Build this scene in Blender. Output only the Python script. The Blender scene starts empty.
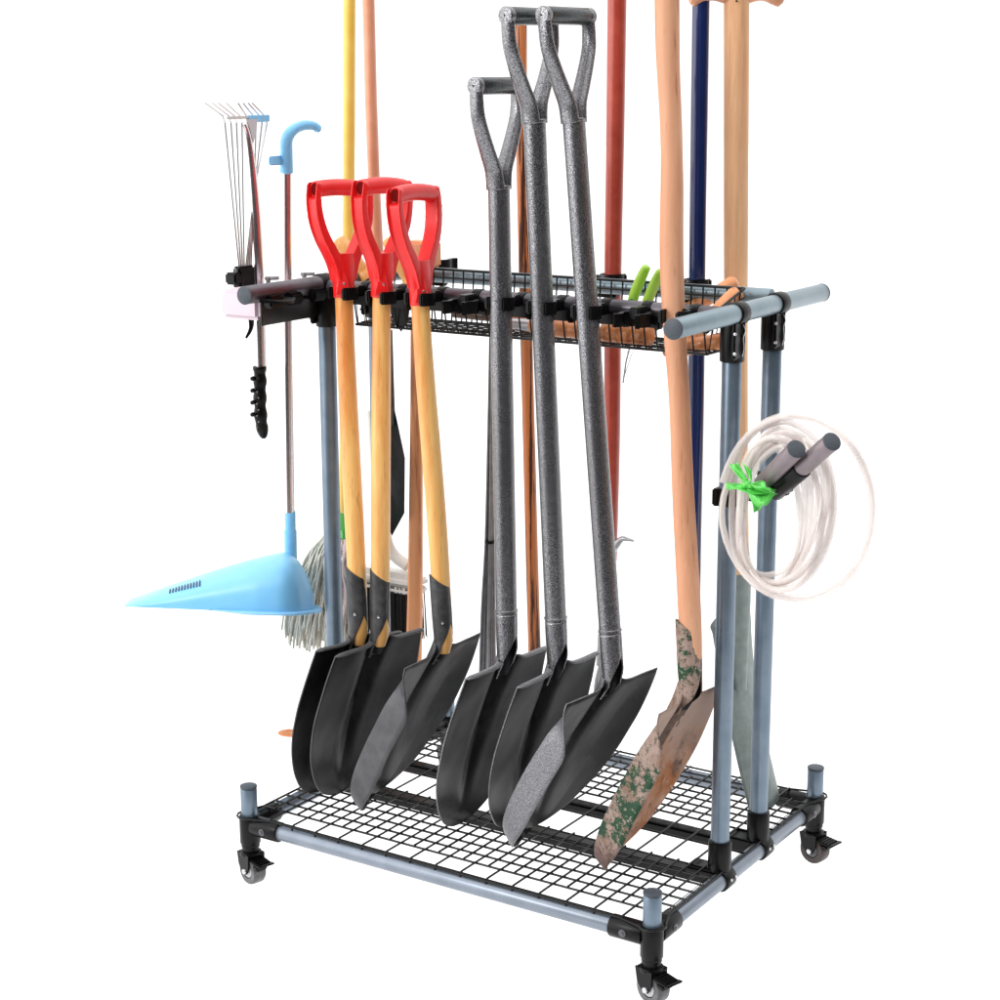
import bpy, bmesh, math, random
import numpy as np
from mathutils import Vector, Matrix, noise
random.seed(7)
S = bpy.context.scene
C = S.collection
PI = math.pi
# ------------------------------------------------------------------ camera
F = 1838.62; PITCH = .2266; YAW = -.5764; ROLL = -.004
CAM = Vector((1.0459, -1.9707, 1.0997))
cy_, sy_, cp_, sp_ = math.cos(YAW), math.sin(YAW), math.cos(PITCH), math.sin(PITCH)
FW = Vector((sy_*cp_, cy_*cp_, -sp_)); RT = Vector((cy_, -sy_, 0)); UP = RT.cross(FW)
_c, _s = math.cos(ROLL), math.sin(ROLL)
RT, UP = _c*RT + _s*UP, -_s*RT + _c*UP
cam_d = bpy.data.cameras.new('camera'); cam = bpy.data.objects.new('camera', cam_d); C.objects.link(cam)
cam.matrix_world = Matrix(((RT.x, UP.x, -FW.x, CAM.x), (RT.y, UP.y, -FW.y, CAM.y), (RT.z, UP.z, -FW.z, CAM.z), (0, 0, 0, 1)))
cam_d.sensor_width = 36; cam_d.lens = 36*F/1000; cam_d.clip_end = 200; cam_d.clip_start = .05
S.camera = cam
# ------------------------------------------------------------------ world light shaped by direction: bright white ahead, darker side behind the camera
world = bpy.data.worlds.new('World'); S.world = world; world.use_nodes = True
nt = world.node_tree; nt.nodes.clear()
def wn(t, **k):
    n = nt.nodes.new(t)
    for a, b in k.items(): setattr(n, a, b)
    return n
geo = wn('ShaderNodeTexCoord')
def wdot(v):
    d = wn('ShaderNodeVectorMath', operation='DOT_PRODUCT'); nt.links.new(geo.outputs['Generated'], d.inputs[0]); d.inputs[1].default_value = v
    return d.outputs['Value']
def wmap(src, a, b, c, d):
    m = wn('ShaderNodeMapRange', interpolation_type='SMOOTHSTEP'); nt.links.new(src, m.inputs[0])
    for i, v in enumerate((a, b, c, d)): m.inputs[i+1].default_value = v
    return m.outputs[0]
def wmath(op, a, b):
    m = wn('ShaderNodeMath', operation=op)
    for i, v in enumerate((a, b)):
        if isinstance(v, (int, float)): m.inputs[i].default_value = v
        else: nt.links.new(v, m.inputs[i])
    return m.outputs[0]
WALL, DARK, TOP, LEFT, UNDER = 1.12, .05, 1.9, 2.5, 1.75
fwd_h = Vector((FW.x, FW.y, 0)).normalized()
front = wmap(wdot(fwd_h), -.12, .3, 0, 1)                           # 1 = the white wall behind the rack
over = wmap(wdot((0, 0, 1)), .35, .75, 0, 1)                       # added brightness overhead, lights everything from above
left = wmap(wdot(Vector((-.80, -.58, .15)).normalized()), .70, .90, 0, 1)  # big soft box to the left
v = wmath('ADD', DARK, wmath('MULTIPLY', front, WALL-DARK))
v = wmath('MAXIMUM', v, wmath('MULTIPLY', over, TOP))
v = wmath('MAXIMUM', v, wmath('MULTIPLY', left, LEFT))
under = wmap(wdot((0, 0, -1)), .38, .55, 0, 1)                       # added glow below the floor, whitens it evenly
v = wmath('MAXIMUM', v, wmath('MULTIPLY', under, UNDER))
bg = wn('ShaderNodeBackground'); nt.links.new(v, bg.inputs['Strength']); bg.inputs['Color'].default_value = (1, 1, 1, 1)
out = wn('ShaderNodeOutputWorld'); nt.links.new(bg.outputs[0], out.inputs[0])
ld = bpy.data.lights.new('key_softbox', 'AREA'); ld.energy = 34; ld.size = .8; ld.color = (1, .985, .96)
lo = bpy.data.objects.new('key_softbox', ld); C.objects.link(lo); lo.location = (-1.3, -2.6, 2.0)
lo.rotation_euler = (Vector((-.3, .1, .5)) - lo.location).to_track_quat('-Z', 'Y').to_euler()
S.view_settings.view_transform = 'Standard'; S.view_settings.look = 'None'; S.view_settings.exposure = .12; S.view_settings.gamma = 1
S.view_settings.use_curve_mapping = False
S.render.engine = 'CYCLES'; S.cycles.max_bounces = 10; S.cycles.transparent_max_bounces = 24

def at(px, py, **k):
    """point where the sight line of pixel (px,py) meets the plane x|y|z = value"""
    d = FW + (px-500)/F*RT - (py-500)/F*UP
    (a, val), = k.items(); i = 'xyz'.index(a)
    return CAM + d*((val-CAM[i])/d[i])

# ------------------------------------------------------------------ materials
def mat(name, base, rough=.5, metal=0, spec=.5, kind=None, col2=None, scale=40, bump=0, coat=0, alpha=1, trans=0, amt=.5, stretch=(1, 1, 1), lo_=.35, hi_=.65, extra=None, sss=0):
    m = bpy.data.materials.new(name); m.use_nodes = True
    n = m.node_tree.nodes; L = m.node_tree.links; p = n['Principled BSDF']
    p.inputs['Base Color'].default_value = (*base, 1); p.inputs['Roughness'].default_value = rough
    p.inputs['Metallic'].default_value = metal; p.inputs['Specular IOR Level'].default_value = spec
    p.inputs['Coat Weight'].default_value = coat; p.inputs['Alpha'].default_value = alpha
    p.inputs['Transmission Weight'].default_value = trans
    if sss: p.inputs['Subsurface Weight'].default_value = sss; p.inputs['Subsurface Scale'].default_value = .01
    tc = n.new('ShaderNodeTexCoord'); mp = n.new('ShaderNodeMapping'); L.new(tc.outputs['Object'], mp.inputs[0]); mp.inputs['Scale'].default_value = stretch
    if col2 is not None:
        tx = n.new('ShaderNodeTexNoise'); tx.inputs['Scale'].default_value = scale; tx.inputs['Detail'].default_value = 5; tx.inputs['Roughness'].default_value = .6
        if kind == 'wood': tx.inputs['Distortion'].default_value = 1.2
        L.new(mp.outputs[0], tx.inputs['Vector'])
        r = n.new('ShaderNodeValToRGB'); L.new(tx.outputs['Fac'], r.inputs[0])
        r.color_ramp.elements[0].position = lo_; r.color_ramp.elements[1].position = hi_
        r.color_ramp.elements[0].color = (*base, 1); r.color_ramp.elements[1].color = (*col2, 1)
        last = r.outputs[0]
        if extra:
            for (c3, sc, a, b, st) in extra:
                mp2 = n.new('ShaderNodeMapping'); L.new(tc.outputs['Object'], mp2.inputs[0]); mp2.inputs['Scale'].default_value = st; mp2.inputs['Location'].default_value = (sc, 3.1, 1.7)
                t2 = n.new('ShaderNodeTexNoise'); t2.inputs['Scale'].default_value = sc; t2.inputs['Detail'].default_value = 6; t2.inputs['Roughness'].default_value = .65
                L.new(mp2.outputs[0], t2.inputs['Vector'])
                r2 = n.new('ShaderNodeMapRange'); r2.inputs[1].default_value = a; r2.inputs[2].default_value = b; L.new(t2.outputs['Fac'], r2.inputs[0])
                mx = n.new('ShaderNodeMix'); mx.data_type = 'RGBA'; L.new(r2.outputs[0], mx.inputs[0]); L.new(last, mx.inputs[6]); mx.inputs[7].default_value = (*c3, 1)
                last = mx.outputs[2]
        L.new(last, p.inputs['Base Color'])
        if bump:
            b = n.new('ShaderNodeBump'); b.inputs['Strength'].default_value = bump; b.inputs['Distance'].default_value = .001
            L.new(tx.outputs['Fac'], b.inputs['Height']); L.new(b.outputs[0], p.inputs['Normal'])
    return m
M = {}
M['pipe'] = mat('blue_grey_pipe', (.14, .19, .245), .33, .55, col2=(.18, .23, .29), scale=30)
M['rail'] = mat('pale_lilac_pipe', (.19, .22, .265), .34, .5, col2=(.225, .255, .305), scale=30)
M['bar'] = mat('silver_blue_pipe', (.21, .28, .32), .34, .4, col2=(.25, .32, .36), scale=25)
M['toolrail'] = mat('dark_grey_pipe', (.085, .08, .09), .33, .5, col2=(.13, .12, .14), scale=25)
M['cap'] = mat('charcoal_cap', (.035, .045, .06), .5, col2=(.05, .06, .075), scale=200)
M['black'] = mat('black_plastic', (.002, .002, .0024), .34, spec=.2, col2=(.004, .004, .0045), scale=300)
M['wire'] = mat('black_wire', (.006, .006, .006), .4, spec=.25)
M['chrome'] = mat('steel_bolt', (.6, .6, .62), .25, .9)
M['red'] = mat('red_plastic', (.70, .008, .009), .36, spec=.4, col2=(.78, .014, .014), scale=60, coat=.1)
M['redhollow'] = mat('red_plastic_inner', (.12, .003, .003), .8, spec=.05)  # darker red that stands in for shade inside the grip ends
M['oak'] = mat('honey_wood', (.74, .37, .10), .40, spec=.4, kind='wood', col2=(.82, .49, .17), scale=45, stretch=(1, 1, .06), coat=.25,
               extra=[((.66, .22, .05), 14, .48, .66, (1, 1, .14)), ((.40, .17, .05), 150, .60, .70, (1, 1, .05)), ((.20, .08, .03), 120, .73, .76, (1, 1, .5))])
M['peach'] = mat('peach_wood', (.58, .27, .15), .5, spec=.3, kind='wood', col2=(.68, .36, .22), scale=26, stretch=(1, 1, .06),
                 extra=[((.42, .17, .08), 12, .54, .74, (1, 1, .1)), ((.40, .17, .09), 170, .58, .68, (1, 1, .04)), ((.18, .07, .04), 90, .72, .75, (1, 1, .5))])
M['cream'] = mat('pale_wood', (.80, .45, .23), .5, spec=.3, kind='wood', col2=(.88, .57, .34), scale=30, stretch=(1, 1, .05),
                 extra=[((.62, .31, .16), 16, .50, .70, (1, 1, .08)), ((.55, .28, .14), 170, .60, .70, (1, 1, .04))])
M['stripe'] = mat('striped_brown_wood', (.60, .19, .055), .4, spec=.4, kind='wood', col2=(.50, .17, .06), scale=40, stretch=(1, 1, .05), coat=.2,
                  extra=[((.06, .018, .010), 120, .49, .55, (1, 1, .035))])
M['salmon'] = mat('salmon_wood', (.76, .31, .13), .5, kind='wood', col2=(.84, .40, .20), scale=30, stretch=(1, 1, .06),
                  extra=[((.40, .13, .06), 60, .55, .66, (1, 1, .06))])
M['orangewood'] = mat('orange_wood', (.55, .17, .05), .4, col2=(.66, .25, .09), scale=60, coat=.2)
M['hammer'] = mat('hammered_grey_paint', (.075, .075, .082), .25, .8, kind='h', col2=(.33, .33, .35), scale=640, bump=.5, coat=.5, lo_=.42, hi_=.62,
                  extra=[((.11, .105, .11), 9, .50, .75, (1, 1, .25))])
M['grip'] = mat('dark_hammered_tube', (.035, .042, .045), .24, .6, col2=(.09, .10, .105), scale=420, bump=.2)
M['blade'] = mat('black_steel', (.0045, .0045, .005), .36, spec=.17, col2=(.011, .011, .012), scale=22, extra=[((.035, .035, .037), 260, .66, .76, (1, 1, 1)), ((.022, .022, .024), 14, .52, .60, (1, 1, .4))])
M['bladeout'] = mat('charcoal_steel', (.055, .055, .060), .45, .2, spec=.4, col2=(.08, .08, .085), scale=45)
M['socket'] = mat('dark_socket_steel', (.035, .035, .037), .42, .3, spec=.4, col2=(.075, .075, .078), scale=60)
M['greyrod'] = mat('grey_steel_rod', (.17, .17, .178), .32, .5, col2=(.24, .24, .25), scale=60)
M['hamblade'] = mat('hammered_blade_back', (.07, .07, .076), .34, .5, col2=(.26, .26, .28), scale=700, bump=.4, lo_=.4, hi_=.62)
M['rust'] = mat('rusty_scraped_steel', (.36, .13, .04), .6, .1, spec=.3, col2=(.50, .30, .21), scale=34, lo_=.42, hi_=.66, bump=.3, stretch=(1, 1, .25),
                extra=[((.07, .03, .022), 45, .50, .66, (1, 1, .22)), ((.55, .40, .32), 130, .58, .70, (1, 1, .6))])
M['wornpaint'] = mat('flaking_green_paint', (.012, .060, .024), .6, spec=.35)
def worn(m):
    n = m.node_tree.nodes; L = m.node_tree.links; p = n['Principled BSDF']; tc = n.new('ShaderNodeTexCoord'); sx = n.new('ShaderNodeSeparateXYZ'); L.new(tc.outputs['Object'], sx.inputs[0])
    def nz(sc, ro=.75, st=(1, 1, 1)):
        mp = n.new('ShaderNodeMapping'); mp.inputs['Scale'].default_value = st; L.new(tc.outputs['Object'], mp.inputs[0])
        t = n.new('ShaderNodeTexNoise'); t.inputs['Scale'].default_value = sc; t.inputs['Detail'].default_value = 9; t.inputs['Roughness'].default_value = ro; L.new(mp.outputs[0], t.inputs['Vector']); return t.outputs['Fac']
    def mr(a, x, y):
        q = n.new('ShaderNodeMapRange'); q.inputs[1].default_value = x; q.inputs[2].default_value = y; L.new(a, q.inputs[0]); return q.outputs[0]
    def mix(f, a, b):
        q = n.new('ShaderNodeMix'); q.data_type = 'RGBA'; L.new(f, q.inputs[0])
        for i, c in ((6, a), (7, b)):
            if isinstance(c, tuple): q.inputs[i].default_value = (*c, 1)
            else: L.new(c, q.inputs[i])
        return q.outputs[2]
    zr = mr(sx.outputs['Z'], 0, .42); cr = n.new('ShaderNodeValToRGB'); L.new(zr, cr.inputs[0]); e = cr.color_ramp.elements
    st = [(0, .10), (.12, .38), (.17, .56), (.30, .54), (.44, .44), (.64, .40), (.69, .53), (.73, .42), (.82, .43), (.88, .58), (1, .62)]
    e[0].position, e[1].position = st[0][0], st[-1][0]; e[0].color = (st[0][1],)*3+(1,); e[1].color = (st[-1][1],)*3+(1,)
    for a, v_ in st[1:-1]: q = e.new(a); q.color = (v_, v_, v_, 1)
    ad = n.new('ShaderNodeMath'); ad.operation = 'ADD'; L.new(nz(42), ad.inputs[0]); L.new(cr.outputs[0], ad.inputs[1])
    mud = mix(mr(nz(140, .7), .50, .60), (.30, .215, .18), (.085, .055, .038))
    mud = mix(mr(nz(30, .6), .50, .66), mud, (.20, .12, .085))
    low = mix(mr(sx.outputs['Z'], .015, .060), (.075, .032, .028), mud)
    grn = mix(mr(nz(120, .75), .58, .62), mix(mr(nz(25), .4, .65), (.007, .038, .016), (.012, .055, .022)), (.40, .36, .28))
    L.new(mix(mr(ad.outputs[0], .99, 1.03), low, grn), p.inputs['Base Color'])
    bp = n.new('ShaderNodeBump'); bp.inputs['Strength'].default_value = .5; bp.inputs['Distance'].default_value = .001; L.new(nz(140, .7), bp.inputs['Height']); L.new(bp.outputs[0], p.inputs['Normal'])
worn(M['wornpaint'])
M['frog'] = mat('dark_rust', (.075, .045, .03), .7, col2=(.13, .08, .055), scale=60)
M['greysteel'] = mat('grey_green_steel', (.20, .235, .225), .45, .35, col2=(.25, .29, .28), scale=70, extra=[((.38, .42, .41), 150, .68, .74, (1, 1, 1))])
M['steel'] = mat('bright_steel', (.40, .36, .37), .16, .95)
M['plum'] = mat('mirror_steel_tube', (.80, .73, .74), .24, 1)
M['redpole'] = mat('red_painted_pole', (.38, .045, .025), .32, spec=.5, col2=(.44, .065, .038), scale=50, coat=.3, extra=[((.55, .20, .12), 130, .68, .74, (1, 1, .3))])
M['bluepole'] = mat('navy_enamel_pole', (.006, .016, .085), .18, spec=.5, coat=.6, col2=(.008, .022, .11), scale=10)
M['yellowpole'] = mat('yellow_pole', (.86, .54, .09), .4, col2=(.92, .62, .14), scale=20)
M['pinkpole'] = mat('salmon_pole', (.68, .29, .18), .4, col2=(.74, .36, .24), scale=20)
M['bluepl'] = mat('sky_blue_plastic', (.20, .54, .86), .34, spec=.5, col2=(.23, .57, .88), scale=20, sss=.15)
M['palepink'] = mat('pale_pink_plastic', (.66, .54, .60), .45, col2=(.70, .58, .64), scale=20)
M['darkface'] = mat('dark_gloss_plastic', (.010, .009, .010), .22, spec=.35)
M['lime'] = mat('lime_rubber', (.36, .66, .05), .4, col2=(.40, .70, .08), scale=50)
M['green'] = mat('green_plastic', (.05, .22, .04), .45, col2=(.07, .27, .05), scale=50)
M['brightgreen'] = mat('bright_green_film', (.10, .66, .09), .28, col2=(.18, .76, .15), scale=60, spec=.6, alpha=.88)
M['string'] = mat('grey_mop_string', (.55, .52, .44), .9, col2=(.70, .67, .59), scale=240, spec=.1)
M['pinkstring'] = mat('pink_mop_string', (.72, .55, .54), .9, col2=(.80, .70, .68), scale=240, spec=.1)
M['whitepl'] = mat('off_white_plastic', (.60, .58, .55), .45, col2=(.66, .64, .61), scale=30)
M['bristle'] = mat('black_bristle', (.012, .012, .013), .6)
M['tyre'] = mat('dark_tyre', (.05, .05, .055), .5, col2=(.08, .08, .085), scale=90)
M['tyregrey'] = mat('grey_tyre', (.06, .06, .063), .42, col2=(.12, .12, .125), scale=120)
M['darktyre'] = mat('brown_black_tyre', (.030, .018, .017), .45, col2=(.05, .032, .03), scale=90)
M['hub'] = mat('silver_hub', (.42, .42, .44), .35, .6)
M['hose'] = mat('clear_pink_tube', (.80, .71, .68), .08, spec=.8, col2=(.86, .79, .76), scale=25, alpha=.48)
M['floor'] = mat('white_sweep', (.93, .93, .93), .9, spec=.05)

def zmix(m, col, z0, z1, sc):
    n = m.node_tree.nodes; L = m.node_tree.links; p = n['Principled BSDF']; src = p.inputs['Base Color'].links[0].from_socket
    tc = n.new('ShaderNodeTexCoord'); sx = n.new('ShaderNodeSeparateXYZ'); L.new(tc.outputs['Object'], sx.inputs[0])
    nz = n.new('ShaderNodeTexNoise'); nz.inputs['Scale'].default_value = sc; nz.inputs['Detail'].default_value = 6; nz.inputs['Roughness'].default_value = .7; L.new(tc.outputs['Object'], nz.inputs['Vector'])
    ad = n.new('ShaderNodeMath'); ad.operation = 'MULTIPLY_ADD'; L.new(nz.outputs['Fac'], ad.inputs[0]); ad.inputs[1].default_value = .20; L.new(sx.outputs['Z'], ad.inputs[2])
    mr = n.new('ShaderNodeMapRange'); mr.inputs[1].default_value = z0; mr.inputs[2].default_value = z1; L.new(ad.outputs[0], mr.inputs[0])
    mx = n.new('ShaderNodeMix'); mx.data_type = 'RGBA'; L.new(mr.outputs[0], mx.inputs[0]); L.new(src, mx.inputs[6]); mx.inputs[7].default_value = (*col, 1); L.new(mx.outputs[2], p.inputs['Base Color'])
zmix(M['rust'], (.34, .235, .19), .20, .30, 60)
# ------------------------------------------------------------------ mesh helpers
def V(*a): return Vector(a)
def link(name, bm, m, parent=None, smooth=True, mats=None):
    me = bpy.data.meshes.new(name); bmesh.ops.recalc_face_normals(bm, faces=bm.faces)
    if parent is not None: bmesh.ops.translate(bm, verts=bm.verts, vec=-parent['_w'] if False else -Vector(WLOC[parent.name]))
    bm.to_mesh(me); bm.free()
    for mm in (mats or [m]): me.materials.append(M[mm])
    if smooth:
        for f in me.polygons: f.use_smooth = True
        me.set_sharp_from_angle(angle=math.radians(42))
    o = bpy.data.objects.new(name, me); C.objects.link(o)
    if parent is not None:
        o.parent = parent; WLOC[o.name] = WLOC[parent.name]
    else: WLOC[o.name] = (0, 0, 0)
    return o
WLOC = {}
def thing(name, loc, label, cat, group=None):
    o = bpy.data.objects.new(name, None); C.objects.link(o); o.location = loc; o.empty_display_size = .03
    o['label'] = label; o['category'] = cat
    if group: o['group'] = group
    WLOC[o.name] = tuple(loc)
    return o
def basis(t):
    t = t.normalized(); a = V(0, 0, 1) if abs(t.z) < .9 else V(1, 0, 0)
    x = a.cross(t).normalized(); return x, t.cross(x)
def smooth_path(pts, n=8):
    P = [Vector(p) for p in pts]
    if len(P) < 3: return P
    out_ = []
    for i in range(len(P)-1):
        p0 = P[max(i-1, 0)]; p1 = P[i]; p2 = P[i+1]; p3 = P[min(i+2, len(P)-1)]
        for k in range(n):
            t = k/n
            out_.append(.5*((2*p1) + (p2-p0)*t + (2*p0-5*p1+4*p2-p3)*t*t + (-p0+3*p1-3*p2+p3)*t**3))
    out_.append(P[-1]); return out_
def sweep(bm, pts, prof, closed_prof=True, cap=True, up=None, scale=None, mi=0):
    """sweep a profile (list of (a,b)) along pts; rotation-minimising frame"""
    pts = [Vector(p) for p in pts]; N = len(pts); rings = []
    t0 = (pts[1]-pts[0]).normalized()
    if up is None: x, y = basis(t0)
    else:
        x = up.cross(t0).normalized(); y = t0.cross(x)
    for i, p in enumerate(pts):
        t = (pts[min(i+1, N-1)]-pts[max(i-1, 0)]).normalized()
        x = (x - t*x.dot(t)).normalized(); y = t.cross(x)
        s = scale(i/(N-1)) if scale else 1
        pr = prof(i/(N-1)) if callable(prof) else prof
        rings.append([bm.verts.new(p + x*a*s + y*b*s) for a, b in pr])
    k = len(rings[0])
    for i in range(N-1):
        for j in range(k if closed_prof else k-1):
            f = bm.faces.new((rings[i][j], rings[i][(j+1) % k], rings[i+1][(j+1) % k], rings[i+1][j])); f.material_index = mi
    if cap and closed_prof:
        f = bm.faces.new(rings[0][::-1]); f.material_index = mi; f = bm.faces.new(rings[-1]); f.material_index = mi
    return rings
def circ(r, n=20, ry=None):
    ry = ry or r
    return [(r*math.cos(2*PI*i/n), ry*math.sin(2*PI*i/n)) for i in range(n)]
def tube(bm, pts, r, n=16, cap=True, mi=0):
    rr = r if callable(r) else (lambda t: r)
    sweep(bm, pts, circ(1, n), cap=cap, scale=rr, mi=mi)
def rod(bm, a, b, r, n=20, bev=.0015, mi=0):
    """straight cylinder with softly rounded ends"""
    a, b = Vector(a), Vector(b); d = (b-a).normalized(); L_ = (b-a).length; bev = min(bev, r*.5, L_*.3)
    pts = [a, a+d*bev*.3, a+d*bev, b-d*bev, b-d*bev*.3, b]; rs = [r-bev, r-bev*.3, r, r, r-bev*.3, r-bev]
    x, y = basis(d); rings = []
    for p, q in zip(pts, rs): rings.append([bm.verts.new(p + (x*math.cos(2*PI*i/n)+y*math.sin(2*PI*i/n))*q) for i in range(n)])
    for k in range(5):
        for i in range(n): f = bm.faces.new((rings[k][i], rings[k][(i+1) % n], rings[k+1][(i+1) % n], rings[k+1][i])); f.material_index = mi
    f = bm.faces.new(rings[0][::-1]); f.material_index = mi; f = bm.faces.new(rings[-1]); f.material_index = mi
def box(bm, c, size, ax=None, bev=.002, mi=0):
    c = Vector(c); ax = ax or (V(1, 0, 0), V(0, 1, 0), V(0, 0, 1))
    t = bmesh.new(); bmesh.ops.create_cube(t, size=1)
    for v_ in t.verts: v_.co = Vector((v_.co.x*size[0], v_.co.y*size[1], v_.co.z*size[2]))
    if bev: bmesh.ops.bevel(t, geom=t.edges[:], offset=min(bev, min(size)*.4), segments=2, affect='EDGES')
    mp_ = {v_: bm.verts.new(c + ax[0]*v_.co.x + ax[1]*v_.co.y + ax[2]*v_.co.z) for v_ in t.verts}
    for f in t.faces: g = bm.faces.new([mp_[v_] for v_ in f.verts]); g.material_index = mi
    t.free()
def make(name, m, parent, fn, **k):
    bm = bmesh.new(); fn(bm); return link(name, bm, m, parent, **k)
def prism(bm, pts, n, th, mi=0):
    """flat polygon pts given thickness th along n"""
    a = [bm.verts.new(Vector(p)-n*th/2) for p in pts]; b = [bm.verts.new(Vector(p)+n*th/2) for p in pts]; k = len(a)
    fs = [bm.faces.new(a[::-1]), bm.faces.new(b)] + [bm.faces.new((a[i], a[(i+1) % k], b[(i+1) % k], b[i])) for i in range(k)]
    for f in fs: f.material_index = mi

# ------------------------------------------------------------------ setting
fm = M['floor'].node_tree; fm.nodes.clear()                        # added translucent sheet, lit from below so no shadows show
_t = fm.nodes.new('ShaderNodeBsdfTranslucent'); _t.inputs[0].default_value = (.93, .93, .93, 1); _o = fm.nodes.new('ShaderNodeOutputMaterial'); fm.links.new(_t.outputs[0], _o.inputs[0])
bm = bmesh.new(); _r = V(RT.x, RT.y, 0).normalized()
bm.faces.new([bm.verts.new(V(-.2, .1, -.094)+_r*a+fwd_h*c) for a, c in ((-3.5, -1.2), (3.5, -1.2), (30, 30), (-30, 30))])
fl = link('floor', bm, 'floor', smooth=False); fl['kind'] = 'structure'

# ================================================================== THE RACK
W, D, H = .6883, .5271, .796
Y1, Y2 = .2093, .3351
rack = thing('tool_rack', (-W/2, D/2, -.094), 'wheeled garden tool rack of blue grey pipes with black wire tray and basket', 'tool rack')
PR = .0125
# stub posts with caps
for (x, y) in ((-W, 0), (0, 0), (0, D), (-W, D)):
    o = make('corner_post', 'pipe', rack, lambda b: rod(b, (x, y, -.02), (x, y, .0585), PR))
    make('cap', 'cap', o, lambda b: rod(b, (x, y, .0586), (x, y, .0625), PR+.0004, bev=.001))
# bottom rails
rails = [((-W, 0, 0), (0, 0, 0)), ((0, 0, 0), (0, D, 0)), ((0, D, 0), (-W, D, 0)), ((-W, D, 0), (-W, 0, 0))]
for a, b_ in rails:
    a, b_ = Vector(a), Vector(b_); d = (b_-a).normalized()
    make('bottom_rail', 'rail', rack, lambda b: rod(b, a+d*.014, b_-d*.014, PR-.0005))
# corner connectors
for (x, y, sx, sy) in ((-W, 0, 1, 1), (0, 0, -1, 1), (0, D, -1, -1), (-W, D, 1, -1)):
    def cc(b):
        rod(b, (x, y, -.030), (x, y, .0155), PR+.0032, bev=.002)
        rod(b, (x+sx*.010, y, 0), (x+sx*.060, y, 0), PR+.0030, bev=.0015)
        rod(b, (x, y+sy*.010, 0), (x, y+sy*.060, 0), PR+.0030, bev=.0015)
        rod(b, (x, y, -.036), (x, y, -.028), PR+.0016, bev=.001)
    o = make('corner_connector', 'black', rack, cc)
    for q in ((x+sx*.036, y-sy*(PR+.003), 0, 0, -sy), (x-sx*(PR+.003), y+sy*.036, 0, -sx, 0)):
        def bolts(b):
            p = V(q[0], q[1], q[2]); dd = V(q[3], q[4], 0); rod(b, p-dd*.001, p+dd*.0012, .0055, bev=.0006, n=12); rod(b, p, p+dd*.0025, .0028, n=6, bev=.0004)
        make('bolt', 'toolrail', o, bolts)
# cross bars under the tray joining the post feet
for y in (Y1, Y2):
    make('cross_bar', 'black', rack, lambda b: box(b, (-W/2, y, -.004), (W-.03, .023, .016), bev=.004))
# support posts
for x in (0, -W):
    sx = -1 if x == 0 else 1
    for y in (Y1, Y2):
        px = x + sx*.006
        o = make('support_post', 'pipe', rack, lambda b: rod(b, (px, y, .012), (px, y, H-.03), .0132, n=28))
        def foot(b):
            rod(b, (px, y, .006), (px, y, .056), .0165, bev=.002, n=24)
            rod(b, (x, y-.014, 0), (x, y+.014, 0), PR+.0034, bev=.002)
            box(b, (px+sx*.022, y, .006), (.05, .036, .016), bev=.003)
        f_ = make('foot_connector', 'black', rack, foot)
        for q in (-.007, .007): make('bolt', 'chrome', f_, lambda b: rod(b, (x-sx*(PR+.003), y+q, .004), (x-sx*(PR+.0052), y+q, .004), .0022, n=8, bev=.0004))
        def topc(b):
            rod(b, (px, y, H-.064), (px, y, H-.008), .0165, bev=.002, n=24)
            rod(b, (x-sx*.0, y-.012, H), (x, y+.012, H), PR+.0034, bev=.002)
            box(b, (px-sx*.012, y-.012, H-.034), (.006, .022, .050), bev=.002)
            box(b, (px-sx*.006, y-.0, H-.028), (.024, .006, .050), bev=.002)
        t_ = make('top_connector', 'black', rack, topc)
        def edge(b):
            P = [(px-sx*.0165, y-.003, H-.014), (px-sx*.0195, y-.003, H-.022), (px-sx*.0168, y-.003, H-.032), (px-sx*.018, y-.003, H-.045), (px-sx*.016, y-.003, H-.056)]
            tube(b, smooth_path(P, 4), .0008, n=6)
        make('seam_edge', 'chrome', t_, edge)
        for zz in (.024, .05): make('bolt', 'chrome', t_, lambda b: rod(b, (px-sx*.015, y-.022, H-zz), (px-sx*.015, y-.0245, H-zz), .0022, n=8, bev=.0005))
# top bars (front to back) with end caps
for x in (0, -W):
    o = make('top_bar', 'bar' if x == 0 else 'toolrail', rack, lambda b: rod(b, (x, .031, H), (x, .483, H), PR+.0005, n=28))
    for (ya, yb) in ((.029, .0315), (.4825, .485)):
        make('cap', 'cap', o, lambda b: rod(b, (x, ya, H), (x, yb, H), PR+.0009, n=28, bev=.0009))
# tool rails (left to right)
for y, z, k in ((Y1, .792, 'toolrail'), (Y2+.012, .803, 'bar')):
    o = make('tool_rail', k, rack, lambda b: rod(b, (-W+.014, y, z), (-.014, y, z), .0115, n=24))
for x in (-.13, -.105): make('rail_collar', 'black', rack, lambda b: rod(b, (x, Y1, .792), (x+.004, Y1, .792), .0128, n=24, bev=.001))
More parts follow.
